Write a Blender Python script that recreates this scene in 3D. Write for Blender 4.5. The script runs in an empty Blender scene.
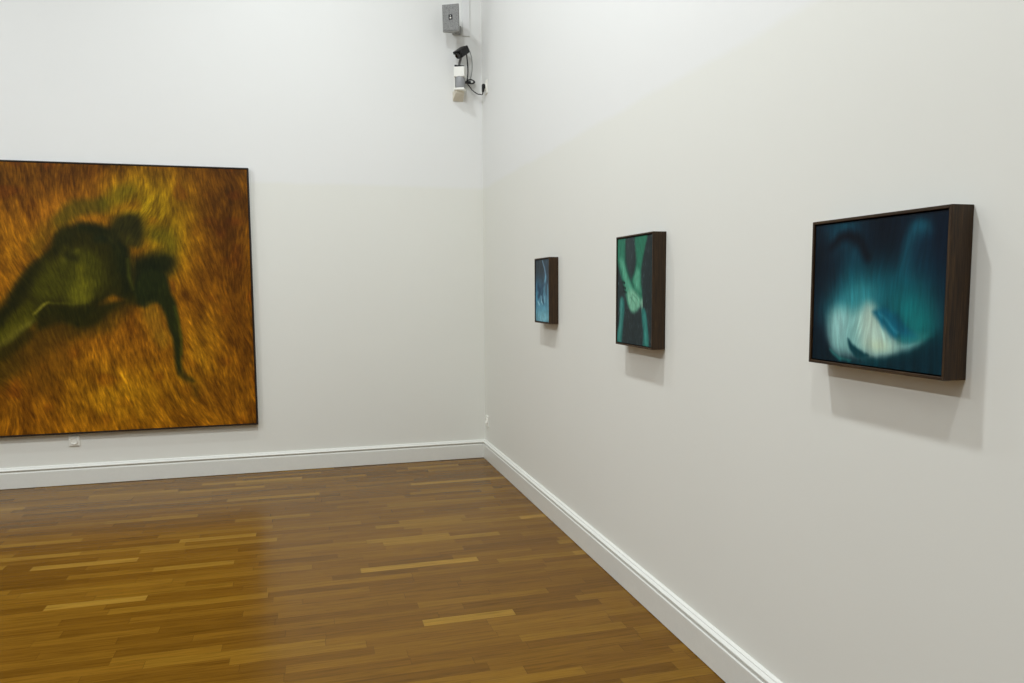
import bpy, bmesh, math, random
import numpy as np
from mathutils import Vector, Matrix

random.seed(7)
scene = bpy.context.scene
COL = scene.collection
PI = math.pi

# ------------------------------------------------------------------ helpers
def lin(c):
    """sRGB 0..255 -> linear"""
    out = []
    for v in c[:3]:
        v /= 255.0
        out.append(v / 12.92 if v <= 0.04045 else ((v + 0.055) / 1.055) ** 2.4)
    return tuple(out) + (1.0,)

def link(name, mesh, mat=None, parent=None, loc=(0, 0, 0), rot=(0, 0, 0)):
    o = bpy.data.objects.new(name, mesh)
    COL.objects.link(o)
    o.location = loc
    o.rotation_euler = rot
    if mat is not None:
        for m in (mat if isinstance(mat, (list, tuple)) else [mat]):
            mesh.materials.append(m)
    if parent is not None:
        o.parent = parent
    return o

def obj(name, bm, mat=None, parent=None, loc=(0, 0, 0), rot=(0, 0, 0), smooth=False):
    bmesh.ops.recalc_face_normals(bm, faces=bm.faces[:])
    me = bpy.data.meshes.new(name)
    bm.to_mesh(me)
    bm.free()
    if smooth:
        for p in me.polygons:
            p.use_smooth = True
    return link(name, me, mat, parent, loc, rot)

def thing(name, label, cat, loc=(0, 0, 0), rot=(0, 0, 0), group=None):
    o = bpy.data.objects.new(name, None)
    COL.objects.link(o)
    o.empty_display_size = 0.1
    o.location = loc
    o.rotation_euler = rot
    o['label'] = label
    o['category'] = cat
    if group:
        o['group'] = group
    return o

def struct(name, bm, mat):
    o = obj(name, bm, mat)
    o['kind'] = 'structure'
    return o

def add_box(bm, x0, x1, y0, y1, z0, z1, mat=0, bevel=0.0, seg=2):
    vs = [bm.verts.new(p) for p in ((x0, y0, z0), (x1, y0, z0), (x1, y1, z0), (x0, y1, z0),
                                    (x0, y0, z1), (x1, y0, z1), (x1, y1, z1), (x0, y1, z1))]
    fs = []
    for q in ((3, 2, 1, 0), (4, 5, 6, 7), (0, 1, 5, 4), (1, 2, 6, 5), (2, 3, 7, 6), (3, 0, 4, 7)):
        f = bm.faces.new([vs[i] for i in q])
        f.material_index = mat
        fs.append(f)
    if bevel > 0:
        es = list({e for f in fs for e in f.edges})
        bmesh.ops.bevel(bm, geom=es, offset=bevel, segments=seg, profile=0.5, affect='EDGES')

def box_bm(*a, **k):
    bm = bmesh.new()
    add_box(bm, *a, **k)
    return bm

def hexa(bm, corners, bevel=0.0, seg=2):
    """corners: 4 of one end (loop), 4 of the other (same order)"""
    vs = [bm.verts.new(p) for p in corners]
    fs = [bm.faces.new(vs[:4][::-1]), bm.faces.new(vs[4:])]
    for i in range(4):
        j = (i + 1) % 4
        fs.append(bm.faces.new((vs[i], vs[j], vs[4 + j], vs[4 + i])))
    if bevel > 0:
        es = list({e for f in fs for e in f.edges})
        bmesh.ops.bevel(bm, geom=es, offset=bevel, segments=seg, profile=0.5, affect='EDGES')

def add_tube(bm, pts, r, n=10):
    """a round cable along a polyline, smoothed with Catmull-Rom"""
    P = [Vector(p) for p in pts]
    path = []
    for i in range(len(P) - 1):
        p0, p1, p2, p3 = P[max(i - 1, 0)], P[i], P[i + 1], P[min(i + 2, len(P) - 1)]
        for k in range(8):
            t = k / 8
            path.append(0.5 * ((2 * p1) + (p2 - p0) * t + (2 * p0 - 5 * p1 + 4 * p2 - p3) * t * t
                               + (3 * p1 - p0 - 3 * p2 + p3) * t ** 3))
    path.append(P[-1])
    ref = Vector((0.31, 0.83, 0.46)).normalized()
    rings = []
    for i, p in enumerate(path):
        t = (path[min(i + 1, len(path) - 1)] - path[max(i - 1, 0)]).normalized()
        a = t.cross(ref).normalized()
        b = t.cross(a).normalized()
        rings.append([bm.verts.new(p + r * (a * math.cos(2 * PI * k / n) + b * math.sin(2 * PI * k / n)))
                      for k in range(n)])
    for i in range(len(rings) - 1):
        for k in range(n):
            bm.faces.new((rings[i][k], rings[i][(k + 1) % n], rings[i + 1][(k + 1) % n], rings[i + 1][k]))
    bm.faces.new(rings[0][::-1])
    bm.faces.new(rings[-1])

def add_lathe(bm, prof, n=24, M=None):
    """prof: (radius, height) along local +Z, closed at both ends; M places it"""
    M = M or Matrix.Identity(4)
    rings = []
    for r, h in prof:
        rings.append([bm.verts.new(M @ Vector((r * math.cos(2 * PI * k / n), r * math.sin(2 * PI * k / n), h)))
                      for k in range(n)])
    for i in range(len(rings) - 1):
        for k in range(n):
            bm.faces.new((rings[i][k], rings[i][(k + 1) % n], rings[i + 1][(k + 1) % n], rings[i + 1][k]))
    bm.faces.new(rings[0][::-1])
    bm.faces.new(rings[-1])

# ---------------------------------------------------------------- materials
class G:
    """small node-graph builder"""
    def __init__(self, name, rough=0.6, spec=0.5, metal=0.0):
        self.m = bpy.data.materials.new(name)
        self.m.use_nodes = True
        self.t = self.m.node_tree
        self.b = self.t.nodes['Principled BSDF']
        self.b.inputs['Roughness'].default_value = rough
        self.b.inputs['Specular IOR Level'].default_value = spec
        self.b.inputs['Metallic'].default_value = metal
    def n(self, kind, **kw):
        nd = self.t.nodes.new(kind)
        for k, v in kw.items():
            setattr(nd, k, v)
        return nd
    def put(self, sock, v):
        if hasattr(v, 'is_output'):
            self.t.links.new(v, sock)
        else:
            sock.default_value = v
    def math(self, op, a, b=None, c=None):
        nd = self.n('ShaderNodeMath', operation=op)
        self.put(nd.inputs[0], a)
        if b is not None: self.put(nd.inputs[1], b)
        if c is not None: self.put(nd.inputs[2], c)
        return nd.outputs[0]
    def vec(self, x, y, z):
        nd = self.n('ShaderNodeCombineXYZ')
        for i, v in enumerate((x, y, z)): self.put(nd.inputs[i], v)
        return nd.outputs[0]
    def coords(self):
        return self.n('ShaderNodeTexCoord').outputs['Object']
    def xyz(self):
        nd = self.n('ShaderNodeSeparateXYZ')
        self.put(nd.inputs[0], self.coords())
        return nd.outputs[0], nd.outputs[1], nd.outputs[2]
    def scaled(self, s):
        nd = self.n('ShaderNodeMapping')
        self.put(nd.inputs['Vector'], self.coords())
        nd.inputs['Scale'].default_value = s
        return nd.outputs[0]
    def noise(self, v, scale, detail=3, rough=0.55, dist=0.0):
        nd = self.n('ShaderNodeTexNoise')
        self.put(nd.inputs['Vector'], v)
        nd.inputs['Scale'].default_value = scale
        nd.inputs['Detail'].default_value = detail
        nd.inputs['Roughness'].default_value = rough
        nd.inputs['Distortion'].default_value = dist
        return nd.outputs['Fac']
    def white(self, v):
        nd = self.n('ShaderNodeTexWhiteNoise', noise_dimensions='3D')
        self.put(nd.inputs['Vector'], v)
        return nd.outputs['Value']
    def ramp(self, f, stops, interp='LINEAR'):
        nd = self.n('ShaderNodeValToRGB')
        cr = nd.color_ramp
        cr.interpolation = interp
        while len(cr.elements) < len(stops): cr.elements.new(0.5)
        for e, (p, c) in zip(cr.elements, stops):
            e.position = p
            e.color = c if len(c) == 4 else tuple(c) + (1,)
        self.put(nd.inputs[0], f)
        return nd.outputs[0]
    def mix(self, f, a, b, blend='MIX'):
        nd = self.n('ShaderNodeMix', data_type='RGBA', blend_type=blend)
        self.put(nd.inputs[0], f)
        self.put(nd.inputs[6], a)
        self.put(nd.inputs[7], b)
        return nd.outputs[2]
    def color(self, v): self.put(self.b.inputs['Base Color'], v)
    def rough(self, v): self.put(self.b.inputs['Roughness'], v)
    def bump(self, h, strength=0.2, dist=0.002):
        nd = self.n('ShaderNodeBump')
        nd.inputs['Strength'].default_value = strength
        nd.inputs['Distance'].default_value = dist
        self.put(nd.inputs['Height'], h)
        self.put(self.b.inputs['Normal'], nd.outputs[0])

def plain(name, rgb, rough=0.5, spec=0.5, metal=0.0, var=0.06, scale=60):
    """paint or plastic with a faint mottling"""
    g = G(name, rough, spec, metal)
    c = lin(rgb)
    f = g.noise(g.coords(), scale, 3)
    lo = tuple(v * (1 - var) for v in c[:3]) + (1,)
    hi = tuple(min(1, v * (1 + var)) for v in c[:3]) + (1,)
    g.color(g.ramp(f, [(0.3, lo), (0.7, hi)]))
    return g.m

TONE_Z = 2.44          # wall tone turns slightly paler and cooler above this height
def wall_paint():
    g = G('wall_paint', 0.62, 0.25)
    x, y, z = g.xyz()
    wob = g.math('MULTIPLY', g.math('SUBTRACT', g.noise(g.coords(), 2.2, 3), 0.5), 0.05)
    up = g.math('MULTIPLY_ADD', g.math('SUBTRACT', g.math('ADD', z, wob), TONE_Z), 28.0, 0.5)
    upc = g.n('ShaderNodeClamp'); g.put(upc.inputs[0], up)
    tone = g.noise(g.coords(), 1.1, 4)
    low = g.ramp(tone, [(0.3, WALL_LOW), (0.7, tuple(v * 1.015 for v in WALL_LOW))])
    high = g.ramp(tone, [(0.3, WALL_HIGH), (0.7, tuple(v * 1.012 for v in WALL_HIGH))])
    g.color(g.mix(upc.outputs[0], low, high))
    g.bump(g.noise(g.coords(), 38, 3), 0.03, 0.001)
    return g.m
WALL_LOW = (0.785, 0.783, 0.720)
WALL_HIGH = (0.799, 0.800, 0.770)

def floor_wood():
    g = G('oak_strip_floor', 0.3, 0.12)
    x, y, z = g.xyz()
    W = 0.0685
    v = g.math('DIVIDE', y, W)
    row = g.math('FLOOR', v)
    r1 = g.white(g.vec(row, 3.7, 0.0))
    r2 = g.white(g.vec(row, 9.1, 2.0))
    ln = g.math('MULTIPLY_ADD', r2, 0.38, 0.42)
    u = g.math('ADD', g.math('DIVIDE', x, ln), g.math('MULTIPLY', r1, 23.0))
    cell = g.math('FLOOR', u)
    rc = g.white(g.vec(row, cell, 5.0))
    rc2 = g.white(g.vec(row, cell, 11.0))
    base = g.ramp(rc, FLOOR_STOPS)
    # grain runs along the strip and is offset on every strip
    gx = g.math('MULTIPLY_ADD', rc2, 31.0, g.math('MULTIPLY', x, 3.0))
    gy = g.math('MULTIPLY', y, 70.0)
    n1 = g.noise(g.vec(gx, gy, g.math('MULTIPLY', rc, 9.0)), 1.0, 5, 0.65, 0.9)
    n2 = g.noise(g.vec(g.math('MULTIPLY', gx, 3.0), g.math('MULTIPLY', y, 300.0), 0.0), 1.0, 3)
    gr = g.ramp(n1, [(0.28, (0.50, 0.46, 0.42)), (0.52, (1, 1, 1)), (0.75, (1.22, 1.22, 1.18))])
    c = g.mix(0.8, base, gr, 'MULTIPLY')
    gr2 = g.ramp(n2, [(0.3, (0.8, 0.78, 0.75)), (0.6, (1, 1, 1))])
    c = g.mix(0.9, c, gr2, 'MULTIPLY')
    # dark joints between strips
    fv = g.math('FRACT', v)
    fu = g.math('FRACT', u)
    ev = g.math('LESS_THAN', fv, 0.022)
    eu = g.math('LESS_THAN', fu, 0.0035)
    edge = g.math('MAXIMUM', ev, eu)
    c = g.mix(g.math('MULTIPLY', edge, 0.45), c, lin((46, 30, 14)))
    g.color(c)
    g.b.inputs['Specular Tint'].default_value = (1.0, 0.82, 0.34, 1)     # amber varnish
    g.rough(g.math('MULTIPLY_ADD', n1, 0.10, FLOOR_ROUGH))
    g.bump(g.math('SUBTRACT', g.math('MULTIPLY', n2, 0.12), edge), 0.12, 0.0006)
    return g.m
FLOOR_ROUGH = 0.20
FLOOR_STOPS = [(0.0, (0.132, 0.058, 0.0045)), (0.30, (0.158, 0.071, 0.0058)), (0.75, (0.192, 0.090, 0.0078)),
               (0.93, (0.222, 0.112, 0.0105)), (0.975, (0.270, 0.146, 0.0165)), (1.0, (0.310, 0.172, 0.0225))]

def walnut(name, axis):
    g = G(name, 0.55, 0.35)
    s = [150.0, 150.0, 150.0]
    s[axis] = 6.0
    v = g.scaled(s)
    n1 = g.noise(v, 1.0, 5, 0.65, 1.2)
    s2 = [420.0, 420.0, 420.0]; s2[axis] = 22.0
    n2 = g.noise(g.scaled(s2), 1.0, 3)
    c = g.ramp(n1, [(0.25, lin((28, 17, 7))), (0.5, lin((56, 38, 17))), (0.75, lin((84, 60, 29)))])
    c = g.mix(0.6, c, g.ramp(n2, [(0.35, (0.55, 0.52, 0.5)), (0.6, (1, 1, 1))]), 'MULTIPLY')
    g.color(c)
    g.bump(n1, 0.25, 0.001)
    return g.m

def canvas_paint(name, rough, spec, bump):
    g = G(name, rough, spec)
    a = g.n('ShaderNodeAttribute', attribute_name='pigment')
    fine = g.noise(g.coords(), 500, 2)
    g.color(g.mix(0.35, a.outputs['Color'], g.ramp(fine, [(0.3, (0.75, 0.75, 0.75)), (0.7, (1.2, 1.2, 1.2))]), 'MULTIPLY'))
    g.bump(g.math('ADD', g.math('MULTIPLY', a.outputs['Alpha'], 1.0), g.math('MULTIPLY', fine, 0.15)), bump, 0.002)
    return g.m

# ----------------------------------------------------------------- painting
class Art:
    """paints pigment on the points of a canvas grid (metres from its lower left corner)"""
    def __init__(self, w, h, nx, ny, base, seed):
        self.w, self.h, self.nx, self.ny = w, h, nx, ny
        self.rng = np.random.default_rng(seed)
        self.A, self.B = np.meshgrid(np.linspace(0, w, nx), np.linspace(0, h, ny))
        self.c = np.empty((ny, nx, 3)); self.c[:] = base
        self.a, self.b = self.A.copy(), self.B.copy()
    def flow(self, theta, steps, coarse=1):
        """brush-stroke field: noise smeared along direction theta (radians per point)"""
        ny, nx = self.ny, self.nx
        n0 = self.rng.random((ny // coarse + 2, nx // coarse + 2))
        out = np.zeros((ny, nx)); wsum = 0
        dx, dy = np.cos(theta), np.sin(theta)
        for sgn in (1, -1):
            px, py = np.meshgrid(np.arange(nx, dtype=float), np.arange(ny, dtype=float))
            for k in range(steps):
                wgt = 0.5 + 0.5 * math.cos(PI * k / steps)
                ix = np.clip(px, 0, nx - 1); iy = np.clip(py, 0, ny - 1)
                jx, jy = (ix / coarse), (iy / coarse)
                x0, y0 = jx.astype(int), jy.astype(int)
                fx, fy = jx - x0, jy - y0
                out += wgt * ((n0[y0, x0] * (1 - fx) + n0[y0, x0 + 1] * fx) * (1 - fy)
                              + (n0[y0 + 1, x0] * (1 - fx) + n0[y0 + 1, x0 + 1] * fx) * fy)
                wsum += wgt
                ii, jj = iy.astype(int), ix.astype(int)
                px += sgn * dx[ii, jj]; py += sgn * dy[ii, jj]
        out /= wsum
        return (out - out.mean()) / (out.std() + 1e-9)
    def cloud(self, cells):
        """smooth random field, about +-1"""
        gy, gx = max(2, int(cells * self.h / self.w) + 2), cells + 2
        n0 = self.rng.standard_normal((gy + 1, gx + 1))
        jx = self.A / self.w * (gx - 1); jy = self.B / self.h * (gy - 1)
        x0, y0 = jx.astype(int), jy.astype(int)
        fx, fy = jx - x0, jy - y0
        fx, fy = fx * fx * (3 - 2 * fx), fy * fy * (3 - 2 * fy)
        return ((n0[y0, x0] * (1 - fx) + n0[y0, x0 + 1] * fx) * (1 - fy)
                + (n0[y0 + 1, x0] * (1 - fx) + n0[y0 + 1, x0 + 1] * fx) * fy)
    def dabs(self, count, theta, box, length, width, tint, strength, lo=0.72, hi=1.3):
        """single brush marks that lighten or darken the pigment under them"""
        sx, sy = self.w / (self.nx - 1), self.h / (self.ny - 1)
        for _ in range(count):
            ca = self.rng.uniform(box[0], box[2]) * self.w; cb = self.rng.uniform(box[1], box[3]) * self.h
            i, j = min(int(cb / sy), self.ny - 1), min(int(ca / sx), self.nx - 1)
            t = theta[i, j] + self.rng.normal(0, .10)
            L = self.rng.uniform(*length); W = self.rng.uniform(*width)
            R = L * 1.6
            i0, i1 = max(0, int((cb - R) / sy)), min(self.ny, int((cb + R) / sy) + 2)
            j0, j1 = max(0, int((ca - R) / sx)), min(self.nx, int((ca + R) / sx) + 2)
            u = (self.A[i0:i1, j0:j1] - ca) * math.cos(t) + (self.B[i0:i1, j0:j1] - cb) * math.sin(t)
            v = -(self.A[i0:i1, j0:j1] - ca) * math.sin(t) + (self.B[i0:i1, j0:j1] - cb) * math.cos(t)
            m = strength * np.exp(-(np.abs(u / L) ** 3 + (v / W) ** 2))[..., None]
            f = self.rng.uniform(lo, hi)
            q = self.c[i0:i1, j0:j1]
            q += m * (q * f + (np.array(tint) * (f > 1.1) * .06) - q)
    def warp(self, da, db):
        self.a, self.b = self.A + da, self.B + db
    def lay(self, mask, color):
        self.c += mask[..., None] * (np.array(color, float) - self.c)
    def draw(self, spec):
        for op in spec:
            if op[0] == 'B':
                _, (ca, cb), rx, ry, ang, col, al = op
                t = math.radians(ang)
                u = (self.a - ca) * math.cos(t) + (self.b - cb) * math.sin(t)
                v = -(self.a - ca) * math.sin(t) + (self.b - cb) * math.cos(t)
                self.lay(al * np.exp(-((u / rx) ** 2 + (v / ry) ** 2)), col)
            elif op[0] == 'S':
                _, pts, rad, col, blur, al = op
                pts, rad = self.smooth(pts, rad)
                d = np.full(self.a.shape, 1e9)
                for i in range(len(pts) - 1):
                    (ax, ay), (bx, by) = pts[i], pts[i + 1]
                    ex, ey = bx - ax, by - ay
                    t = np.clip(((self.a - ax) * ex + (self.b - ay) * ey) / (ex * ex + ey * ey + 1e-12), 0, 1)
                    q = np.hypot(self.a - ax - t * ex, self.b - ay - t * ey) - (rad[i] + t * (rad[i + 1] - rad[i]))
                    d = np.minimum(d, q)
                self.lay(al * self.edge(d, blur), col)
            else:
                _, pts, col, blur, al = op
                pts, _r = self.smooth(pts + [pts[0]], [0] * (len(pts) + 1), closed=True)
                d = np.full(self.a.shape, 1e9); ins = np.zeros(self.a.shape, bool)
                for i in range(len(pts) - 1):
                    (ax, ay), (bx, by) = pts[i], pts[i + 1]
                    ex, ey = bx - ax, by - ay
                    t = np.clip(((self.a - ax) * ex + (self.b - ay) * ey) / (ex * ex + ey * ey + 1e-12), 0, 1)
                    d = np.minimum(d, np.hypot(self.a - ax - t * ex, self.b - ay - t * ey))
                    if ay != by:
                        hit = ((ay > self.b) != (by > self.b)) & (self.a < (bx - ax) * (self.b - ay) / (by - ay) + ax)
                        ins ^= hit
                self.lay(al * self.edge(np.where(ins, -d, d), blur), col)
    @staticmethod
    def edge(d, blur):
        t = np.clip(0.5 - d / (2 * blur), 0, 1)
        return t * t * (3 - 2 * t)
    @staticmethod
    def smooth(pts, rad, closed=False, k=3):
        P = [np.array(p) for p in pts]; n = len(P); out = []; ro = []
        for i in range(n - 1):
            p1, p2 = P[i], P[i + 1]
            p0 = P[i - 1] if i > 0 else (P[n - 2] if closed else P[0])
            p3 = P[i + 2] if i + 2 < n else (P[1] if closed else P[n - 1])
            for j in range(k):
                t = j / k
                out.append(tuple(0.5 * (2 * p1 + (p2 - p0) * t + (2 * p0 - 5 * p1 + 4 * p2 - p3) * t * t
                                        + (3 * p1 - p0 - 3 * p2 + p3) * t ** 3)))
                ro.append(rad[i] + t * (rad[i + 1] - rad[i]))
        out.append(tuple(P[-1])); ro.append(rad[-1])
        return out, ro
    def linear(self, gain):
        v = np.clip(self.c, 0, 255) / 255
        return np.clip(np.where(v <= 0.04045, v / 12.92, ((v + 0.055) / 1.055) ** 2.4) * gain, 0.001, 0.95)

def canvas_mesh(name, w, h, thick, art, gain, relief):
    """a stretched canvas: front in the XZ plane at y = 0 facing -Y, sides and back behind it"""
    nx, ny = art.nx, art.ny
    xs, zs = art.A.ravel(), art.B.ravel()
    co = np.zeros((nx * ny, 3)); co[:, 0] = xs; co[:, 2] = zs
    i = np.arange(nx - 1)[None, :] + (np.arange(ny - 1) * nx)[:, None]
    q = np.stack([i, i + 1, i + nx + 1, i + nx], -1).reshape(-1, 4)
    ring = list(range(nx)) + [nx - 1 + r * nx for r in range(1, ny)] + \
           [(ny - 1) * nx + c for c in range(nx - 2, -1, -1)] + [r * nx for r in range(ny - 2, 0, -1)]
    m = len(ring); n0 = nx * ny
    back = co[ring].copy(); back[:, 1] = thick
    co = np.vstack([co, back])
    faces = q.tolist() + [[ring[(k + 1) % m], ring[k], n0 + k, n0 + (k + 1) % m] for k in range(m)]
    faces.append(list(range(n0 + m - 1, n0 - 1, -1)))
    me = bpy.data.meshes.new(name)
    me.from_pydata(co.tolist(), [], faces)
    me.update()
    rgb = art.linear(gain).reshape(-1, 3)
    col = np.ones((n0 + m, 4)); col[:n0, :3] = rgb; col[n0:, :3] = rgb[ring]
    rl = relief.ravel(); col[:n0, 3] = 0.5 + 0.2 * np.clip(rl, -2.4, 2.4); col[n0:, 3] = col[ring, 3]
    at = me.attributes.new('pigment', 'FLOAT_COLOR', 'POINT')
    at.data.foreach_set('color', col.astype(np.float32).ravel())
    return me

def frame_bm(w, h, rail, depth, bevel=0.0012):
    """mitred floater frame, lower left corner at the origin, back on y = 0, front at y = -depth;
    material 0 on the upright rails, 1 on the level ones"""
    bm = bmesh.new()
    o = [(0, 0), (w, 0), (w, h), (0, h)]
    n = [(rail, rail), (w - rail, rail), (w - rail, h - rail), (rail, h - rail)]
    for k in range(4):
        j = (k + 1) % 4
        vs = [bm.verts.new((p[0], y, p[1])) for y in (0, -depth) for p in (o[k], o[j], n[j], n[k])]
        fs = [bm.faces.new(vs[:4]), bm.faces.new(vs[4:][::-1])]
        for a in range(4):
            b = (a + 1) % 4
            fs.append(bm.faces.new((vs[a], vs[b], vs[4 + b], vs[4 + a])))
        for f in fs:
            f.material_index = 1 if k in (0, 2) else 0
        front = [e for e in fs[1].edges]
        bmesh.ops.bevel(bm, geom=front, offset=bevel, segments=2, profile=0.5, affect='EDGES')
    return bm

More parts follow.
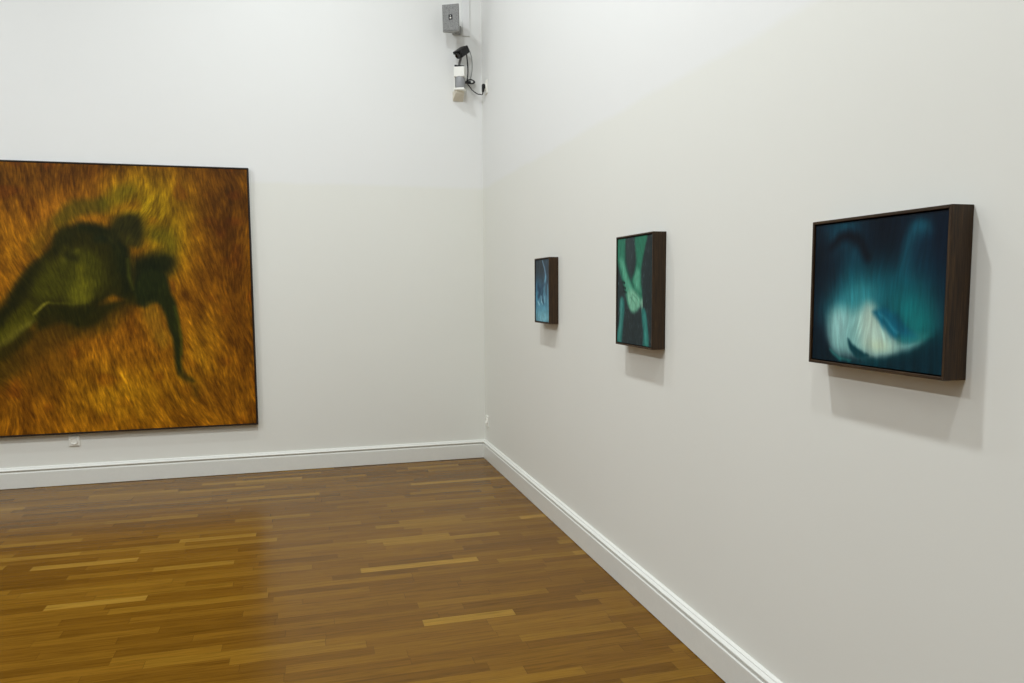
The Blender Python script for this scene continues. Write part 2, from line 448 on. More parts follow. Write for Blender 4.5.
# ---- what is painted on each canvas: B soft blob, S tapered stroke, P soft-edged shape
BRONZE_ART = [
    ('B', (0.7286, 1.9806), 0.5556, 0.237, 0, (78, 46, 6), 0.85),
    ('B', (1.4611, 2.0802), 0.6667, 0.0741, 0, (92, 54, 6), 0.7),
    ('B', (2.2075, 1.9057), 0.3852, 0.5185, 0, (82, 48, 5), 0.9),
    ('B', (2.3165, 1.1343), 0.2074, 0.6667, 0, (90, 52, 5), 0.8),
    ('B', (1.0202, 1.7227), 0.3704, 0.1926, 20, (150, 92, 18), 0.75),
    ('B', (1.6054, 1.7886), 0.2519, 0.2815, 0, (142, 114, 12), 0.85),
    ('B', (1.7644, 1.5782), 0.1778, 0.3704, 0, (138, 108, 12), 0.7),
    ('B', (0.6584, 1.3752), 0.163, 0.3333, 0, (150, 98, 14), 0.6),
    ('B', (1.3726, 0.3229), 0.5556, 0.2667, 0, (160, 110, 14), 0.9),
    ('B', (1.9862, 0.6286), 0.1481, 0.3333, 0, (158, 108, 16), 0.75),
    ('B', (2.1617, 0.1797), 0.2963, 0.1185, -25, (140, 88, 14), 0.5),
    ('B', (1.3917, 0.7019), 0.2963, 0.2222, 0, (136, 84, 14), 0.6),
    ('B', (0.7646, 0.2856), 0.2222, 0.2963, 0, (120, 72, 10), 0.7),
    ('B', (0.647, 0.0537), 0.4444, 0.0593, 0, (140, 86, 12), 0.6),
    ('S', [(1.003, 1.669), (1.127, 1.763), (1.303, 1.782)], [0.0519, 0.0667, 0.0519], (74, 66, 12), 0.0444, 0.8),
    ('S', [(1.333, 1.798), (1.437, 1.878), (1.51, 1.911)], [0.0519, 0.0593, 0.0444], (92, 84, 12), 0.0519, 0.65),
    ('S', [(0.833, 1.452), (0.901, 1.568), (1.03, 1.646)], [0.0593, 0.0667, 0.0593], (100, 80, 12), 0.0667, 0.5),
    ('P', [(0.348, 0.691), (0.833, 0.873), (1.336, 1.022), (1.556, 1.06), (1.402, 0.902), (1.251, 0.785), (0.964, 0.713), (0.673, 0.486), (0.323, 0.306)], (64, 48, 8), 0.0667, 0.85),
    ('P', [(0.687, 0.72), (0.968, 0.792), (1.027, 0.593), (0.836, 0.322), (0.705, 0.446)], (92, 60, 10), 0.1037, 0.6),
    ('P', [(0.14, 0.529), (0.423, 0.827), (0.603, 1.024), (0.679, 1.161), (0.776, 1.299), (0.901, 1.445), (0.969, 1.546), (1.042, 1.616), (1.169, 1.641), (1.295, 1.627), (1.406, 1.566), (1.459, 1.457), (1.487, 1.299), (1.503, 1.18), (1.554, 1.02), (1.466, 1.029), (1.353, 1.078), (1.226, 0.984), (1.113, 0.875), (0.975, 0.925), (0.836, 0.912), (0.678, 0.798), (0.343, 0.614), (0.143, 0.582)], (36, 35, 7), 0.037, 0.97),
    ('P', [(0.789, 1.284), (1.002, 1.392), (1.187, 1.455), (1.281, 1.362), (1.301, 1.189), (1.195, 1.079), (1.025, 1.065), (0.843, 1.036), (0.766, 1.13)], (66, 64, 11), 0.0667, 0.85),
    ('S', [(1.014, 1.361), (1.116, 1.439)], [0.0222, 0.0148], (92, 88, 22), 0.0296, 0.6),
    ('P', [(1.074, 1.19), (1.201, 1.189), (1.164, 1.032), (1.023, 1.026)], (98, 94, 18), 0.0519, 0.75),
    ('S', [(1.262, 1.533), (1.362, 1.534), (1.422, 1.441), (1.428, 1.283)], [0.0296, 0.037, 0.0444, 0.037], (26, 32, 14), 0.037, 0.9),
    ('S', [(1.321, 1.565), (1.402, 1.472), (1.432, 1.362)], [0.0111, 0.0111, 0.0074], (70, 68, 20), 0.0148, 0.6),
    ('S', [(1.039, 1.562), (1.005, 1.454), (1.084, 1.361)], [0.0593, 0.0593, 0.0296], (34, 34, 8), 0.037, 0.8),
    ('P', [(0.145, 0.605), (0.489, 0.81), (0.634, 0.977), (0.748, 1.053), (0.825, 0.959), (0.749, 0.851), (0.607, 0.746), (0.412, 0.643), (0.14, 0.529)], (70, 66, 9), 0.037, 0.85),
    ('S', [(0.565, 0.724), (0.679, 0.814), (0.773, 0.897)], [0.0185, 0.0222, 0.0111], (108, 102, 32), 0.0222, 0.7),
    ('S', [(0.48, 0.672), (0.608, 0.777), (0.738, 0.883)], [0.037, 0.037, 0.0222], (102, 94, 24), 0.0519, 0.75),
    ('S', [(0.818, 1.314), (0.668, 1.084), (0.535, 0.902)], [0.037, 0.0519, 0.0519], (30, 30, 7), 0.0444, 0.85),
    ('S', [(1.14, 1.625), (1.294, 1.596), (1.405, 1.535), (1.454, 1.362), (1.457, 1.124)], [0.0296, 0.037, 0.037, 0.0444, 0.037], (24, 28, 9), 0.0444, 0.85),
    ('S', [(1.377, 1.409), (1.372, 1.18)], [0.037, 0.037], (36, 38, 9), 0.0593, 0.7),
    ('S', [(1.136, 1.299), (1.139, 1.08)], [0.037, 0.0296], (96, 90, 16), 0.0593, 0.6),
    ('S', [(1.033, 1.454), (0.942, 1.314)], [0.0222, 0.0148], (78, 72, 14), 0.037, 0.5),
    ('S', [(0.783, 0.952), (0.841, 1.005), (0.891, 1.028)], [0.0074, 0.0148, 0.0074], (122, 114, 34), 0.0148, 0.85),
    ('S', [(0.89, 1.02), (0.995, 1.019), (1.15, 1.033)], [0.0074, 0.0089, 0.0059], (92, 88, 20), 0.0178, 0.55),
    ('P', [(0.81, 0.943), (0.979, 0.995), (1.264, 1.023), (1.467, 1.045), (1.347, 0.967), (1.227, 0.865), (1.125, 0.82), (0.972, 0.87), (0.803, 0.819)], (34, 34, 7), 0.037, 0.9),
    ('S', [(0.407, 0.566), (0.574, 0.661), (0.732, 0.789)], [0.0444, 0.0519, 0.037], (44, 38, 7), 0.0444, 0.85),
    ('P', [(1.335, 1.565), (1.384, 1.691), (1.472, 1.731), (1.566, 1.717), (1.605, 1.631), (1.585, 1.521), (1.517, 1.473), (1.431, 1.488), (1.36, 1.503)], (36, 36, 12), 0.0444, 0.95),
    ('S', [(1.477, 1.535), (1.547, 1.489)], [0.037, 0.0296], (62, 56, 14), 0.037, 0.6),
    ('P', [(1.489, 1.331), (1.542, 1.386), (1.647, 1.426), (1.75, 1.435), (1.816, 1.395), (1.828, 1.331), (1.788, 1.275), (1.726, 1.219), (1.691, 1.123), (1.599, 1.043), (1.514, 1.108), (1.483, 1.22)], (28, 32, 11), 0.0593, 0.95),
    ('B', (1.6553, 1.2989), 0.1111, 0.0889, 0, (20, 26, 10), 0.85),
    ('P', [(1.52, 1.235), (1.64, 1.283), (1.741, 1.235), (1.706, 1.122), (1.599, 1.043), (1.514, 1.108)], (26, 32, 12), 0.0296, 0.9),
    ('S', [(1.668, 1.569), (1.756, 1.554), (1.789, 1.475)], [0.0593, 0.0667, 0.0593], (84, 78, 12), 0.0593, 0.7),
    ('S', [(1.468, 1.362), (1.469, 1.236), (1.5, 1.124)], [0.0089, 0.0111, 0.0074], (84, 86, 20), 0.0178, 0.5),
    ('P', [(1.518, 1.188), (1.64, 1.283), (1.727, 1.251), (1.781, 1.122), (1.811, 0.96), (1.826, 0.797), (1.834, 0.633), (1.835, 0.485), (1.87, 0.426), (1.922, 0.382), (1.883, 0.376), (1.795, 0.437), (1.786, 0.569), (1.764, 0.749), (1.712, 0.929), (1.657, 1.026), (1.566, 0.979), (1.512, 1.076)], (30, 36, 12), 0.0222, 0.97),
    ('S', [(1.789, 0.976), (1.826, 0.797), (1.833, 0.6)], [0.0096, 0.0096, 0.0074], (70, 78, 20), 0.0148, 0.6),
    ('S', [(1.825, 0.436), (1.913, 0.35), (1.94, 0.265)], [0.0296, 0.0296, 0.0222], (84, 62, 12), 0.037, 0.6),
    ('P', [(1.628, 1.027), (1.684, 0.962), (1.748, 0.733), (1.684, 0.654), (1.588, 0.818), (1.55, 0.948)], (132, 98, 20), 0.0444, 0.6),
]
GLOW_ART = [
    ('B', (0.1265, 0.3984), 0.085, 0.06, 0, (15, 62, 78), 0.9),
    ('B', (0.2926, 0.3746), 0.06, 0.14, 0, (9, 18, 28), 0.95),
    ('P', [(0.361, 0.24), (0.359, 0.319), (0.372, 0.365), (0.394, 0.39), (0.418, 0.398), (0.448, 0.388), (0.473, 0.358), (0.483, 0.3), (0.482, 0.239)], (20, 70, 86), 0.016, 0.85),
    ('B', (0.4187, 0.3852), 0.035, 0.02, 0, (22, 78, 94), 0.7),
    ('P', [(0.398, 0.239), (0.395, 0.311), (0.414, 0.352), (0.447, 0.365), (0.497, 0.36), (0.521, 0.218)], (11, 30, 46), 0.03, 0.85),
    ('B', (0.4882, 0.2863), 0.03, 0.2, 0, (9, 20, 34), 0.8),
    ('B', (0.0332, 0.2843), 0.04, 0.16, 0, (9, 20, 30), 0.9),
    ('B', (0.3006, 0.2251), 0.16, 0.075, 0, (13, 76, 88), 0.95),
    ('B', (0.1802, 0.2569), 0.05, 0.07, 0, (13, 72, 84), 0.8),
    ('B', (0.3917, 0.1747), 0.08, 0.06, 0, (17, 104, 108), 0.9),
    ('B', (0.4311, 0.1331), 0.065, 0.05, 0, (20, 112, 112), 0.9),
    ('B', (0.1503, 0.1609), 0.085, 0.055, 0, (30, 122, 132), 0.9),
    ('B', (0.2167, 0.2018), 0.075, 0.05, 0, (54, 144, 150), 0.85),
    ('S', [(0.083, 0.347), (0.139, 0.379), (0.195, 0.362), (0.235, 0.314)], [0.01, 0.015, 0.018, 0.012], (8, 15, 24), 0.016, 0.95),
    ('B', (0.1828, 0.3159), 0.025, 0.03, 0, (16, 62, 78), 0.7),
    ('P', [(0.085, 0.143), (0.126, 0.168), (0.185, 0.166), (0.245, 0.18), (0.284, 0.153), (0.316, 0.124), (0.353, 0.093), (0.415, 0.093), (0.443, 0.088), (0.389, 0.062), (0.311, 0.041), (0.236, 0.038), (0.145, 0.035), (0.097, 0.06)], (126, 180, 174), 0.032, 0.95),
    ('B', (0.1311, 0.1155), 0.04, 0.055, 0, (142, 190, 186), 0.9),
    ('P', [(0.207, 0.131), (0.238, 0.176), (0.26, 0.173), (0.29, 0.138), (0.328, 0.102), (0.354, 0.074), (0.31, 0.046), (0.241, 0.05), (0.21, 0.08)], (158, 194, 182), 0.034, 0.85),
    ('P', [(0.225, 0.14), (0.246, 0.173), (0.264, 0.164), (0.296, 0.119), (0.308, 0.082), (0.27, 0.057), (0.234, 0.077)], (180, 205, 188), 0.028, 0.8),
    ('B', (0.2935, 0.0698), 0.045, 0.018, 0, (188, 208, 176), 0.7),
    ('P', [(0.264, 0.162), (0.303, 0.173), (0.344, 0.159), (0.369, 0.138), (0.397, 0.119), (0.427, 0.102), (0.392, 0.089), (0.348, 0.097), (0.315, 0.116), (0.287, 0.139)], (14, 88, 110), 0.012, 0.97),
    ('S', [(0.287, 0.16), (0.324, 0.136), (0.357, 0.108)], [0.003, 0.004, 0.003], (52, 140, 154), 0.008, 0.6),
    ('S', [(0.35, 0.152), (0.376, 0.123)], [0.008, 0.005], (12, 72, 88), 0.012, 0.7),
    ('S', [(0.368, 0.092), (0.433, 0.1), (0.477, 0.107)], [0.008, 0.01, 0.006], (34, 120, 116), 0.016, 0.7),
    ('P', [(0.031, 0.055), (0.083, 0.038), (0.133, 0.023), (0.204, 0.023), (0.28, 0.033), (0.36, 0.052), (0.425, 0.074), (0.51, 0.12), (0.552, -0.03), (-0.043, -0.11)], (8, 48, 56), 0.014, 0.97),
    ('P', [(0.312, 0.02), (0.426, 0.061), (0.512, 0.099), (0.535, -0.018), (0.294, -0.034)], (7, 36, 46), 0.02, 0.8),
    ('P', [(-0.013, 0.139), (0.042, 0.099), (0.091, 0.043), (0.146, 0.01), (0.205, -0.004), (-0.018, -0.036)], (8, 26, 36), 0.02, 0.9),
    ('S', [(0.093, 0.046), (0.133, 0.025), (0.181, 0.019)], [0.003, 0.004, 0.002], (40, 122, 116), 0.007, 0.7),
    ('P', [(0.168, 0.083), (0.183, 0.072), (0.202, 0.061), (0.238, 0.046), (0.253, 0.038), (0.209, 0.031), (0.191, 0.041), (0.174, 0.057)], (10, 56, 64), 0.007, 0.98),
    ('S', [(0.203, 0.042), (0.242, 0.031), (0.291, 0.026)], [0.008, 0.007, 0.004], (11, 58, 64), 0.01, 0.7),
]
HANDS_ART = [
    ('B', (0.1465, 0.4538), 0.05, 0.12, 0, (50, 60, 62), 0.8),
    ('B', (0.3681, 0.349), 0.04, 0.25, 0, (34, 44, 46), 0.8),
    ('P', [(0.003, 0.536), (0.096, 0.533), (0.101, 0.474), (0.103, 0.401), (0.14, 0.345), (0.198, 0.29), (0.258, 0.254), (0.296, 0.223), (0.26, 0.183), (0.2, 0.161), (0.147, 0.189), (0.115, 0.235), (0.091, 0.29), (0.039, 0.356), (0.009, 0.423)], (44, 116, 92), 0.013, 0.97),
    ('P', [(0.033, 0.422), (0.084, 0.411), (0.126, 0.341), (0.189, 0.281), (0.238, 0.236), (0.191, 0.19), (0.142, 0.217), (0.114, 0.281), (0.062, 0.356)], (92, 166, 136), 0.02, 0.8),
    ('P', [(0.223, 0.53), (0.342, 0.527), (0.327, 0.471), (0.3, 0.412), (0.285, 0.36), (0.286, 0.307), (0.296, 0.263), (0.292, 0.219), (0.237, 0.254), (0.189, 0.29), (0.184, 0.326), (0.218, 0.361), (0.23, 0.414), (0.216, 0.477)], (40, 112, 86), 0.013, 0.97),
    ('P', [(0.226, 0.37), (0.264, 0.36), (0.27, 0.307), (0.279, 0.263), (0.237, 0.272), (0.202, 0.308)], (94, 168, 138), 0.018, 0.8),
    ('P', [(0.124, 0.244), (0.172, 0.272), (0.237, 0.254), (0.292, 0.22), (0.276, 0.192), (0.209, 0.163), (0.161, 0.18)], (132, 186, 156), 0.018, 0.8),
    ('S', [(0.168, 0.235), (0.217, 0.209), (0.239, 0.182)], [0.003, 0.003, 0.002], (70, 130, 104), 0.006, 0.7),
    ('S', [(0.194, 0.249), (0.251, 0.223), (0.268, 0.201)], [0.003, 0.003, 0.002], (74, 134, 108), 0.006, 0.7),
    ('S', [(0.22, 0.261), (0.271, 0.236), (0.286, 0.219)], [0.003, 0.003, 0.002], (70, 128, 104), 0.006, 0.7),
    ('S', [(0.077, 0.309), (0.1, 0.304)], [0.006, 0.005], (14, 22, 24), 0.005, 0.97),
    ('S', [(0.082, 0.285), (0.109, 0.279)], [0.006, 0.005], (14, 22, 24), 0.005, 0.97),
    ('S', [(0.091, 0.264), (0.119, 0.259)], [0.005, 0.005], (14, 22, 24), 0.005, 0.97),
    ('S', [(0.101, 0.484), (0.112, 0.401), (0.149, 0.343), (0.202, 0.291)], [0.006, 0.007, 0.007, 0.005], (28, 84, 68), 0.01, 0.7),
    ('S', [(0.23, 0.405), (0.218, 0.361), (0.186, 0.321)], [0.006, 0.006, 0.004], (26, 80, 64), 0.01, 0.7),
    ('S', [(0.019, 0.404), (0.062, 0.344), (0.11, 0.262), (0.151, 0.194)], [0.006, 0.006, 0.006, 0.004], (34, 92, 76), 0.01, 0.6),
    ('S', [(0.15, 0.276), (0.177, 0.235), (0.2, 0.19)], [0.004, 0.005, 0.004], (88, 150, 122), 0.008, 0.5),
    ('B', (0.2971, 0.1923), 0.008, 0.022, 0, (150, 200, 170), 0.9),
    ('B', (0.2966, 0.2144), 0.006, 0.02, 0, (160, 206, 178), 0.7),
    ('P', [(0.05, 0.234), (0.092, 0.225), (0.098, 0.169), (0.085, 0.104), (0.059, -0.002), (0.006, -0.001), (0.015, 0.062), (0.042, 0.13), (0.037, 0.196)], (42, 112, 104), 0.011, 0.95),
    ('S', [(0.06, 0.215), (0.052, 0.121), (0.03, 0.025)], [0.01, 0.012, 0.01], (88, 160, 148), 0.016, 0.6),
    ('P', [(0.297, 0.184), (0.334, 0.176), (0.356, 0.115), (0.374, 0.012), (0.309, 0.002), (0.312, 0.078), (0.294, 0.139)], (38, 112, 104), 0.011, 0.95),
    ('S', [(0.327, 0.149), (0.34, 0.08), (0.346, 0.027)], [0.01, 0.01, 0.01], (84, 162, 150), 0.016, 0.5),
    ('P', [(0.107, 0.151), (0.196, 0.154), (0.281, 0.165), (0.295, 0.077), (0.305, 0.007), (0.096, 0.001)], (36, 46, 48), 0.03, 0.6),
]
BLUE_ART = [
    ('B', (0.097, 0.3747), 0.24, 0.13, 0, (46, 55, 60), 0.9),
    ('B', (0.2356, 0.2877), 0.03, 0.2, 0, (60, 84, 104), 0.6),
    ('B', (0.0692, 0.2352), 0.09, 0.07, 0, (48, 90, 116), 0.9),
    ('B', (0.1457, 0.096), 0.24, 0.11, 0, (84, 148, 172), 0.92),
    ('B', (0.0417, 0.1566), 0.07, 0.06, 0, (66, 126, 152), 0.8),
    ('B', (0.196, 0.0357), 0.2, 0.05, 0, (120, 178, 190), 0.9),
    ('S', [(0.162, 0.411), (0.204, 0.364), (0.224, 0.326), (0.223, 0.288), (0.203, 0.258)], [0.004, 0.006, 0.008, 0.007, 0.003], (128, 168, 196), 0.012, 0.9),
    ('S', [(0.236, 0.303), (0.198, 0.227), (0.21, 0.151)], [0.012, 0.016, 0.012], (112, 176, 200), 0.02, 0.6),
    ('S', [(0.069, 0.235), (0.108, 0.204), (0.068, 0.173)], [0.02, 0.022, 0.014], (30, 62, 86), 0.015, 0.9),
    ('S', [(0.172, 0.212), (0.146, 0.166), (0.184, 0.135)], [0.014, 0.018, 0.01], (36, 74, 96), 0.014, 0.9),
    ('S', [(0.211, 0.258), (0.134, 0.227)], [0.01, 0.012], (40, 66, 90), 0.016, 0.7),
    ('S', [(0.134, 0.177), (0.146, 0.142), (0.166, 0.126)], [0.005, 0.006, 0.003], (170, 212, 222), 0.007, 0.9),
    ('S', [(0.063, 0.141), (0.089, 0.124)], [0.006, 0.008], (164, 210, 220), 0.008, 0.9),
    ('S', [(0.212, 0.174), (0.207, 0.139)], [0.005, 0.006], (160, 206, 220), 0.008, 0.8),
    ('S', [(0.272, 0.25), (0.276, 0.174), (0.271, 0.099)], [0.008, 0.01, 0.01], (112, 168, 190), 0.016, 0.6),
]
P_NEAR, P_FAR, P_FILL, EXPOSURE = 88.0, 96.0, 53.0, 0.0

# ------------------------------------------------------------------ the room
X0, Y0, H = -7.5, -10.5, 5.6      # the corner in the photograph is the origin
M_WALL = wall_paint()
M_FLOOR = floor_wood()
M_CEIL = plain('ceiling_paint', (196, 197, 196), 0.8, 0.2, var=0.02)
M_GREYWALL = plain('grey_wall_paint', (150, 150, 149), 0.7, 0.2, var=0.02)
M_TRIM = plain('trim_enamel', (226, 226, 218), 0.34, 0.4, var=0.015)

struct('floor', box_bm(X0 - .12, .12, Y0 - .12, .12, -.1, 0), M_FLOOR)
struct('ceiling', box_bm(X0 - .12, .12, Y0 - .12, .12, H, H + .1), M_CEIL)
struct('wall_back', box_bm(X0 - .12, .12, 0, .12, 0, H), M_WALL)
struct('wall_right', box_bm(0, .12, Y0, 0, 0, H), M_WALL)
struct('wall_left', box_bm(X0 - .12, X0, Y0, 0, 0, H), M_GREYWALL)
struct('wall_front', box_bm(X0 - .12, .12, Y0 - .12, Y0, 0, H), M_GREYWALL)

# moulded baseboard: (distance from the wall, height)
PROFILE = [(0, .1680), (.0030, .1680), (.0130, .1622), (.0138, .1588), (.0240, .1502), (.0255, .1478), (.0255, .1442),
           (.0235, .1433), (.0125, .1425), (.0120, .1330), (.0140, .1318), (.0242, .1262), (.0256, .1236), (.0258, .1200),
           (.0258, .0035), (0, .0035)]
def baseboard(name, place):
    """place(d, z, end) -> point; end 0/1; mitred by moving the ends in by d"""
    bm = bmesh.new()
    a = [bm.verts.new(place(d, z, 0)) for d, z in PROFILE]
    b = [bm.verts.new(place(d, z, 1)) for d, z in PROFILE]
    n = len(PROFILE)
    for i in range(n):
        j = (i + 1) % n
        bm.faces.new((a[i], a[j], b[j], b[i]))
    bm.faces.new(a[::-1]); bm.faces.new(b)
    struct(name, bm, M_TRIM)
baseboard('baseboard_back', lambda d, z, e: ((X0 + d, -d)[e == 1] if e == 0 else -d, -d, z))
baseboard('baseboard_right', lambda d, z, e: (-d, -d if e == 0 else Y0 + d, z))
baseboard('baseboard_left', lambda d, z, e: (X0 + d, -d if e == 0 else Y0 + d, z))
baseboard('baseboard_front', lambda d, z, e: (X0 + d if e == 0 else -d, Y0 + d, z))

# --------------------------------------------------------------- paintings
W_V = walnut('walnut_upright', 2)
W_H = walnut('walnut_level', 0)
M_DARK = plain('black_stained_wood', (36, 28, 22), 0.5, 0.35, var=0.2, scale=90)
M_BACK = plain('black_backing_board', (16, 16, 17), 0.8, 0.2)

def hang(label, wx, wy, z0, rotz, w, h, depth, rail, gap, recess, me, paint, mats, group=None):
    t = thing('painting', label, 'painting', (wx, wy, z0), (0, 0, rotz), group)
    obj('frame', frame_bm(w, h, rail, depth), mats, t)
    obj('backing_board', box_bm(rail, w - rail, -.012, -.004, rail, h - rail), M_BACK, t)
    link('canvas', me, paint, t, (rail + gap, -(depth - recess), rail + gap))
    return t

# the large bronze painting on the far wall
bw, bh = 4.40 - 1.9818, 2.5471 - .4182
NB = next(i for i, op in enumerate(BRONZE_ART) if op[0] != 'B')     # ground colours come first
def bronze():
    rl, gp = .010, .004
    w, h = bw - 2 * (rl + gp), bh - 2 * (rl + gp)
    art = Art(w, h, 560, 490, (128, 78, 10), 3)
    u, v = art.A / w, art.B / h
    th = PI / 2 + 0.25 * art.cloud(5) + np.clip(0.42 - v, 0, 1) * 1.5 * np.clip(u * 1.6 - .3, 0, 1) + 0.10
    s1 = art.flow(th, 12, 2); s2 = art.flow(th, 8, 1); s3 = art.flow(th, 18, 6); s4 = art.flow(th, 34, 11)
    cl = art.cloud(9)
    w1, w2 = art.cloud(26), art.cloud(26)
    art.warp(0.005 * w1, 0.006 * w2)
    art.draw([op for op in BRONZE_ART[:NB]])
    k = (0.030 * s3 + 0.08 * s4 + 0.018 * s1 + 0.022 * s2 + 0.07 * cl + 0.05 * art.cloud(20))[..., None]
    art.c *= 1 + k * np.array((1.0, 1.15, 1.4))
    hot = np.clip(s1 * .5 + s3 * .4 - 1.1, 0, 1)[..., None]
    art.c += hot * 0.07 * (np.array((196, 140, 34)) - art.c)
    red = np.clip(art.cloud(22) - .7, 0, 1)[..., None] * .30
    art.c += red * (np.array((104, 44, 8)) - art.c)
    dark = np.clip(-s1 * .5 - s3 * .5 - .8, 0, 1)[..., None]
    art.c += dark * 0.10 * (np.array((66, 34, 5)) - art.c)
    art.dabs(900, th, (0, 0, 1, 1), (.03, .08), (.005, .011), (190, 120, 20), .55, .78, 1.2)
    art.dabs(420, th + .25 * u, (0, 0, 1, .42), (.03, .09), (.004, .009), (200, 140, 30), .55, .82, 1.24)
    art.draw([op for op in BRONZE_ART[NB:]])
    art.dabs(500, th, (0, 0, 1, 1), (.02, .06), (.003, .007), (120, 110, 20), .45)
    art.c *= 1 + (0.06 * s1 + 0.05 * s2)[..., None]
    return canvas_mesh('canvas', w, h, .03, art, GAIN_BRONZE, 0.6 * s1 + 0.5 * s2)
GAIN_BRONZE = 1.10
hang('very large bronze and orange painting of a dark crouching figure, hung low on far wall',
     -4.40, -.001, .4182, 0, bw, bh, .044, .010, .004, .002, bronze(),
     canvas_paint('bronze_oil_paint', .45, .12, .07), [M_DARK, M_DARK])

SMALL = 'small walnut framed paintings on the right wall'
def hang_right(label, y0, y1, z0, z1, depth, rail, gap, recess, art, gain, relief, name, rough=.5):
    w, h = y0 - y1, z1 - z0
    me = canvas_mesh('canvas', art.w, art.h, .03, art, gain, relief)
    return hang(label, -.001, y0, z0, -PI / 2, w, h, depth, rail, gap, recess, me,
                canvas_paint(name, rough, .10, .12), [W_V, W_H], SMALL)

def art_for(y0, y1, z0, z1, e, nx, base, seed):
    w, h = y0 - y1 - 2 * e, z1 - z0 - 2 * e
    a = Art(w, h, nx, int(nx * h / w), base, seed)
    a.off = e
    return a

def base_warp(art, k, s):
    """art points are measured from the frame's corner"""
    art.warp(art.off + k * s, art.off + 1.6 * k * s)

GAIN_R = 1.1
R = (-4.6909, -5.2094, 1.3165, 1.7453)
art = art_for(*R, .0125, 300, (12, 26, 38), 11)
th = PI / 2 + .2 * art.cloud(4)
s1, s3 = art.flow(th, 22, 2), art.flow(th, 40, 5)
base_warp(art, .0006, s3)
art.draw(GLOW_ART)
art.c *= 1 + (.03 * s1 + .04 * s3)[..., None]
hang_right('largest small painting on the right wall, wider than tall, pale teal glow on dark blue', *R,
           0.066, .0085, .004, .004, art, GAIN_R, .5 * s1, 'teal_oil_paint')

Mq = (-3.172, -3.5856, 1.2686, 1.7996)
art = art_for(*Mq, .0115, 260, (38, 48, 50), 12)
th = PI / 2 + .3 * art.cloud(4)
s1, s3 = art.flow(th, 12, 2), art.flow(th, 24, 4)
base_warp(art, .0004, s3)
art.draw([('B', (.1, .3), .5, .5, 0, (38, 50, 52), .5)])
speck = np.clip(s1 - 1.3, 0, 1)[..., None]
art.c += speck * .5 * (np.array((104, 128, 126)) - art.c)
art.draw(HANDS_ART)
art.c *= 1 + (.04 * s1 + .04 * s3)[..., None]
hang_right('upright dark painting of two green forearms with clasped hands, in deep brown wooden frame', *Mq,
           .0651, .0075, .004, .004, art, GAIN_R, .5 * s1, 'green_oil_paint')

S = (-1.775, -2.0884, 1.3199, 1.7485)
art = art_for(*S, .0115, 200, (52, 70, 84), 13)
th = PI / 2 + .4 * art.cloud(4)
s1, s3 = art.flow(th, 14, 2), art.flow(th, 24, 4)
base_warp(art, .0008, s3)
art.draw(BLUE_ART)
art.c *= 1 + (.05 * s1 + .05 * s3)[..., None]
hang_right('smallest upright painting of pale blue streaks on slate, nearest the room corner', *S,
           .063, .0075, .004, .004, art, GAIN_R, .5 * s1, 'blue_oil_paint')

# ------------------------------------------------------------ corner devices
M_GREYBOX = plain('grey_speaker_plastic', (150, 150, 146), .55, .4)
def grille_mat():
    g = G('perforated_grey_grille', .5, .4, .2)
    v = g.n('ShaderNodeTexVoronoi', feature='F1')
    g.put(v.inputs['Vector'], g.coords()); v.inputs['Scale'].default_value = 210
    g.color(g.ramp(v.outputs['Distance'], [(.2, lin((74, 74, 72))), (.5, lin((138, 138, 135)))]))
    return g.m
M_GRILLE = grille_mat()
M_BLACK = plain('black_plastic', (13, 13, 14), .45, .4)
M_BLACK2 = plain('black_rubber', (24, 24, 25), .6, .4)
M_WHITE = plain('white_plastic', (240, 239, 230), .4, .5, var=.01)
M_CREAM = plain('cream_plastic', (222, 214, 196), .45, .45, var=.03)
M_LENS = plain('grey_sensor_lens', (150, 151, 152), .35, .5)
M_GREY = plain('grey_steel', (120, 120, 118), .4, .5, .6)
M_GREYCABLE = plain('grey_cable_sheath', (150, 150, 146), .5, .4)
M_GLASS = plain('dark_lens_glass', (8, 8, 10), .08, .6)

M_TRUNK = plain('painted_trunking', (226, 226, 224), .55, .3, var=.01)

# white cable trunking that comes down behind the loudspeaker
t = obj('cable_trunking', box_bm(-.172, -.106, -.014, -.0005, 3.745, H - .002, bevel=.002), M_TRUNK)
t['label'] = 'flat white cable trunking running up the far wall behind the grey loudspeaker'
t['category'] = 'cable trunking'

# grey loudspeaker, turned into the room and tipped down
t = thing('loudspeaker', 'small grey loudspeaker with black square badge, high on the far wall', 'loudspeaker',
          (-.311, -.205, 3.818))
Rm = Matrix.Rotation(math.radians(-27), 4, 'Z') @ Matrix.Rotation(math.radians(4), 4, 'X')
t.matrix_world = Matrix.Translation((-.311, -.205, 3.818)) @ Rm
bm = bmesh.new()
fw, fh, bw2, bh2, dp = .075, .112, .040, .088, .12
hexa(bm, [(-fw, 0, -fh), (fw, 0, -fh), (fw, 0, fh), (-fw, 0, fh),
          (-bw2, dp, -bh2), (bw2, dp, -bh2), (bw2, dp, bh2), (-bw2, dp, bh2)], .006, 3)
obj('cabinet', bm, M_GREYBOX, t)
obj('grille', box_bm(-fw + .006, fw - .006, -.005, .003, -fh + .012, fh - .006, bevel=.002), M_GRILLE, t)
bd = obj('badge', box_bm(-.0165, .0165, -.0075, -.004, -.014, .026, bevel=.001), M_BLACK, t)
bd['label'] = 'black badge with a white mark'
bm = bmesh.new()
add_box(bm, -.006, .006, -.0085, -.007, -.006, .006)
add_box(bm, -.003, .003, -.0085, -.007, .013, .018)
obj('badge_mark', bm, M_WHITE, bd)
bm = bmesh.new()
inv = (t.matrix_world).inverted()
add_tube(bm, [(0, .10, -.045), (.02, .14, -.06), inv @ Vector((-.222, -.03, 3.757))], .014, 12)
obj('mounting_arm', bm, M_GREYBOX, t)
bm = bmesh.new()
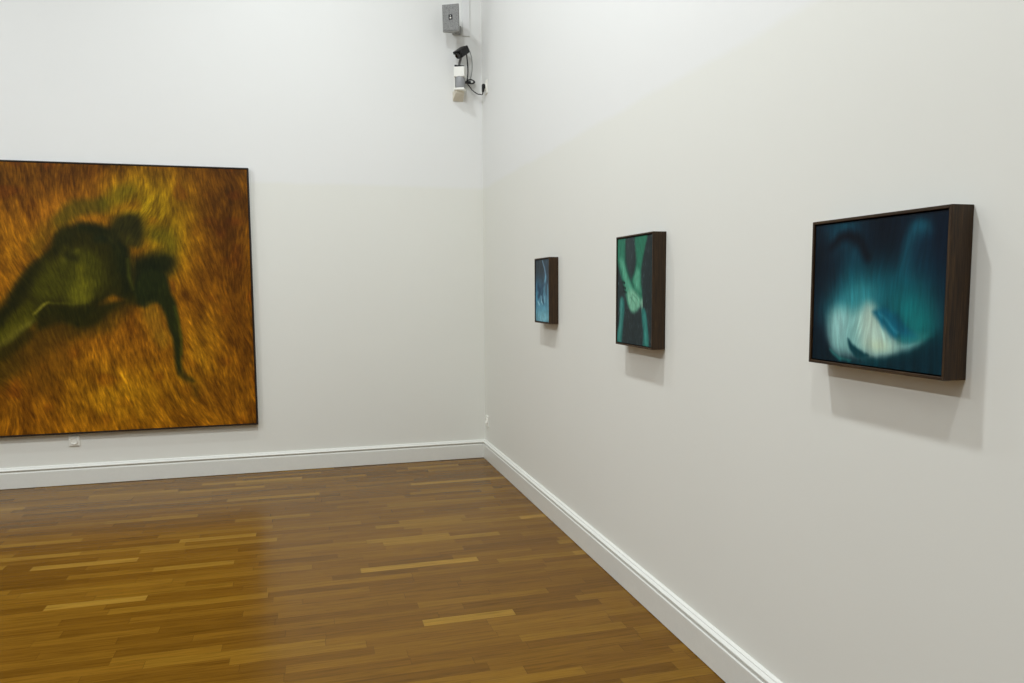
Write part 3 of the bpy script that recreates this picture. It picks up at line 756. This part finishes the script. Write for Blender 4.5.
add_box(bm, -.260, -.186, -.03, -.0005, 3.75, 3.82, bevel=.002)
bm.transform(inv)
obj('wall_plate', bm, M_GREYBOX, t)

# white motion detector on its wedge bracket
YAW = math.radians(-24)
t = thing('motion_detector', 'white motion detector with grey curved lens, under the black security camera', 'motion detector',
          (-.211, 0, 3.192))
def rotated(bm, c, a=YAW):
    bm.transform(Matrix.Translation(c) @ Matrix.Rotation(a, 4, 'Z'))
    return bm
C0 = Vector((-.004, -.085, 0))
bm = box_bm(-.046, .046, -.034, .034, .178, .262, bevel=.004)
obj('housing', rotated(bm, C0), M_WHITE, t)
bm = bmesh.new()
ring0, ring1 = [], []
pts = [(-.040, .030)] + [(.041 * math.cos(a), -.002 - .036 * math.sin(a)) for a in [PI - PI * k / 14 for k in range(15)]] + [(.040, .030)]
lev = [(.082, .80), (.095, .95), (.13, 1.0), (.16, .98), (.182, .90)]
rings = [[bm.verts.new((x * s, y * s, z)) for x, y in pts] for z, s in lev]
for i in range(len(rings) - 1):
    for k in range(len(pts)):
        j = (k + 1) % len(pts)
        bm.faces.new((rings[i][k], rings[i][j], rings[i + 1][j], rings[i + 1][k]))
bm.faces.new(rings[0]); bm.faces.new(rings[-1])
obj('lens', rotated(bm, C0), M_LENS, t, smooth=False)
bm = bmesh.new()
add_box(bm, -.047, -.039, -.02, .04, .055, .18, bevel=.002)
add_box(bm, -.046, .046, -.042, .04, .066, .084, bevel=.003)
obj('cradle', rotated(bm, C0), M_WHITE, t)
bm = bmesh.new()
hexa(bm, [(-.052, -.001, -.006), (.040, -.001, -.006), (.040, -.001, .075), (-.052, -.001, .075),
          (-.046, -.105, .044), (.036, -.075, .048), (.036, -.075, .068), (-.046, -.105, .068)], .002, 2)
br = obj('wedge_bracket', bm, M_CREAM, t)
br['label'] = 'cream wedge shaped wall bracket'

# black security camera standing on the detector's housing
t = thing('security_camera', 'black security camera tipped downwards, on short stalk above the white detector', 'security camera',
          (-.219, -.088, 3.456))
ax = Vector((-.58, -.46, -.50)).normalized()
sd = ax.cross(Vector((0, 0, 1))).normalized()
upv = sd.cross(ax).normalized()
Mc = Matrix(((sd.x, ax.x, upv.x, 0), (sd.y, ax.y, upv.y, 0), (sd.z, ax.z, upv.z, 0), (0, 0, 0, 1)))
Mc = Matrix.Translation((.016, -.035, .112)) @ Mc
bm = box_bm(-.033, .033, -.075, .055, -.030, .030, bevel=.010, seg=3)
bm.transform(Mc)
obj('body', bm, M_BLACK, t, smooth=False)
bm = bmesh.new()
hexa(bm, [(-.038, -.060, .027), (.038, -.060, .027), (.038, -.060, .035), (-.038, -.060, .035),
          (-.040, .066, .027), (.040, .066, .027), (.040, .066, .035), (-.040, .066, .035)], .003, 2)
hexa(bm, [(-.040, .02, .004), (-.034, .02, .004), (-.034, .02, .031), (-.040, .02, .031),
          (-.040, .064, .012), (-.034, .064, .012), (-.034, .064, .031), (-.040, .064, .031)], .001, 1)
hexa(bm, [(.034, .02, .004), (.040, .02, .004), (.040, .02, .031), (.034, .02, .031),
          (.034, .064, .012), (.040, .064, .012), (.040, .064, .031), (.034, .064, .031)], .001, 1)
bm.transform(Mc)
obj('sun_hood', bm, M_BLACK, t)
bm = bmesh.new()
add_lathe(bm, [(.024, -.006), (.026, 0), (.026, .014), (.021, .016), (.019, .006), (.004, .009)], 24,
          Mc @ Matrix.Translation((0, .055, -.003)) @ Matrix.Rotation(-PI / 2, 4, 'X'))
obj('lens', bm, M_GLASS, t, smooth=True)
bm = bmesh.new()
add_tube(bm, [(0, 0, .012), (.002, -.006, .035), (.008, -.022, .062), (.013, -.030, .09)], .011, 14)
obj('stalk', bm, M_GREY, t, smooth=True)
bm = bmesh.new()
add_lathe(bm, [(.030, 0), (.030, .007), (.026, .011), (.013, .014), (.012, .016)], 24)
add_box(bm, -.042, -.022, -.006, .006, .002, .016, bevel=.002)
add_box(bm, .022, .042, -.006, .006, .002, .016, bevel=.002)
obj('clamp', bm, M_BLACK2, t)

# sockets
def socket(name, label, loc, rotz, w, h, group=None, black=False):
    """wall socket with a round recess, centre at loc, facing local -Y"""
    t = thing(name, label, 'socket', loc, (0, 0, rotz), group)
    obj('cover_plate', box_bm(-w / 2, w / 2, -.011, -.0005, -h / 2, h / 2, bevel=.0025), M_WHITE, t)
    bm = bmesh.new()
    add_lathe(bm, [(.0285, 0), (.0285, .006), (.0265, .007), (.0225, .006), (.0205, -.006), (.0200, -.007)], 32,
              Matrix.Translation((0, -.0112, 0)) @ Matrix.Rotation(PI / 2, 4, 'X'))
    ins = obj('recess', bm, M_WHITE, t)
    bm = bmesh.new()
    for s in (-1, 1):
        add_lathe(bm, [(.0032, 0), (.0032, .0012)], 12,
                  Matrix.Translation((s * .0095, -.0040, 0)) @ Matrix.Rotation(PI / 2, 4, 'X'))
    obj('pin_hole', bm, M_BLACK, ins)
    return t
socket('wall_socket', 'square white socket just under the big bronze painting', (-3.388, 0, .356), 0, .080, .080)
socket('wall_socket', 'white socket low in the corner, just above the baseboard', (0, -.108, .355), -PI / 2, .080, .098)
socket('wall_socket', 'white socket high on the right wall with a black plug in it', (0, -.185, 3.277), -PI / 2, .082, .112)

# the black lead from the camera to the high socket
t = thing('power_cable', 'thin black power cable looping from the security camera to the high socket', 'cable', (-.1485, -.05, 3.337))
o0 = Vector((-.163, -.05, 3.325))
SH = Vector((.0145, 0, .012))
def rel(pts): return [Vector(p) - o0 for p in pts]
bm = bmesh.new()
add_tube(bm, rel([(-.163, -.052, 3.582), (-.161, -.064, 3.545), (-.160, -.08, 3.495), (-.155, -.075, 3.43), (-.155, -.06, 3.37), (-.160, -.05, 3.335)]), .0055, 10)
obj('lead', bm, M_BLACK2, t, smooth=True)
bm = bmesh.new()
add_tube(bm, rel([(-.155, -.05, 3.318), (-.135, -.048, 3.295), (-.112, -.045, 3.268), (-.067, -.05, 3.238), (-.050, -.08, 3.228), (-.045, -.12, 3.215), (-.045, -.155, 3.214), (-.045, -.168, 3.228)]), .0045, 10)
obj('lead', bm, M_BLACK2, t, smooth=True)
bm = bmesh.new()
for q in range(3):
    ring = []
    for k in range(13):
        a = 2 * PI * k / 12
        ring.append((-.124 + (.036 - .004 * q) * math.cos(a), -.045 + .010 * math.sin(a + q) - .004 * q, 3.339 + (.019 - .002 * q) * math.sin(a)))
    add_tube(bm, rel(ring), .0042, 8)
obj('coil', bm, M_BLACK2, t, smooth=True)
obj('cable_tie', box_bm(.0, .05, -.008, .02, -.002, .016, bevel=.003), M_BLACK, t, (-.012, 0, 0))
bm = bmesh.new()
hexa(bm, [(-.054, -.176, 3.225), (-.036, -.176, 3.225), (-.036, -.160, 3.225), (-.054, -.160, 3.225),
          (-.052, -.186, 3.292), (-.024, -.186, 3.292), (-.024, -.150, 3.292), (-.052, -.150, 3.292)], .005, 2)
add_lathe(bm, [(.017, 0), (.0195, .006), (.0195, .030)], 20,
          Matrix.Translation((-.044, -.168, 3.277)) @ Matrix.Rotation(PI / 2, 4, 'Y'))
bm.transform(Matrix.Translation(-o0))
obj('plug', bm, M_BLACK, t, smooth=False)

# thin grey signal cable behind it
bm = bmesh.new()
add_tube(bm, [(-.160, -.06, 3.61), (-.140, -.025, 3.628), (-.123, -.012, 3.606), (-.105, -.008, 3.548), (-.102, -.007, 3.462), (-.111, -.008, 3.402), (-.126, -.012, 3.352)], .0035, 8)
t = obj('signal_cable', bm, M_GREYCABLE, None, (.0145, 0, .012), smooth=True)
t['label'] = 'thin grey cable hanging down the far wall beside the black camera lead'
t['category'] = 'cable'

# ---------------------------------------------------------------- lamps
LAMP = (.90, .955, 1.0)
def lamp(x, y, z, power, size, col=LAMP):
    l = bpy.data.lights.new('ceiling_lamp', 'AREA')
    l.shape = 'DISK'; l.size = size; l.energy = power; l.color = col
    o = bpy.data.objects.new('ceiling_lamp', l); COL.objects.link(o)
    o.location = (x, y, z)
    return o
ZL = 5.35
for y, kn, kf in ((-1.6, .42, .35), (-3.86, 1.15, 1.1), (-6.36, .55, .85), (-8.8, .1, .3)):
    lamp(-1.65, y, ZL, P_NEAR * kn, .24)
    lamp(-5.85, y, ZL, P_FAR * kf, .24)
# soft unseen area light, added mid-room to even out the lamps
l = bpy.data.lights.new('added_fill_light', 'AREA'); l.shape = 'RECTANGLE'; l.size = 2.6; l.size_y = 6.5
l.energy = P_FILL; l.color = LAMP
o = bpy.data.objects.new('added_fill_light', l); COL.objects.link(o); o.location = (-3.75, -4.9, 5.5)

w = bpy.data.worlds.new('world'); scene.world = w
w.use_nodes = True
w.node_tree.nodes['Background'].inputs[0].default_value = (.9, .95, 1, 1)
w.node_tree.nodes['Background'].inputs[1].default_value = .02

# --------------------------------------------------------------- camera
cd = bpy.data.cameras.new('camera')
co = bpy.data.objects.new('camera', cd); COL.objects.link(co)
cd.sensor_width = 36; cd.lens = 757.05 / 1024 * 36; cd.shift_y = 18.51 / 1024
pitch, yaw, roll = .09423, .26711, -.00676
fwd = Vector((math.sin(yaw) * math.cos(pitch), math.cos(yaw) * math.cos(pitch), -math.sin(pitch)))
r0 = Vector((math.cos(yaw), -math.sin(yaw), 0)); u0 = r0.cross(fwd)
r = r0 * math.cos(roll) + u0 * math.sin(roll); u = -r0 * math.sin(roll) + u0 * math.cos(roll)
co.matrix_world = Matrix(((r.x, u.x, -fwd.x, -1.5769), (r.y, u.y, -fwd.y, -6.7101), (r.z, u.z, -fwd.z, 1.55), (0, 0, 0, 1)))
cd.clip_start = .05
scene.camera = co

vs = scene.view_settings
scene.display_settings.display_device = 'sRGB'
vs.view_transform = 'Standard'; vs.look = 'None'; vs.gamma = 1; vs.use_curve_mapping = False
vs.exposure = EXPOSURE
scene.cycles.use_denoising = True
scene.cycles.max_bounces = 12
scene.cycles.diffuse_bounces = 8
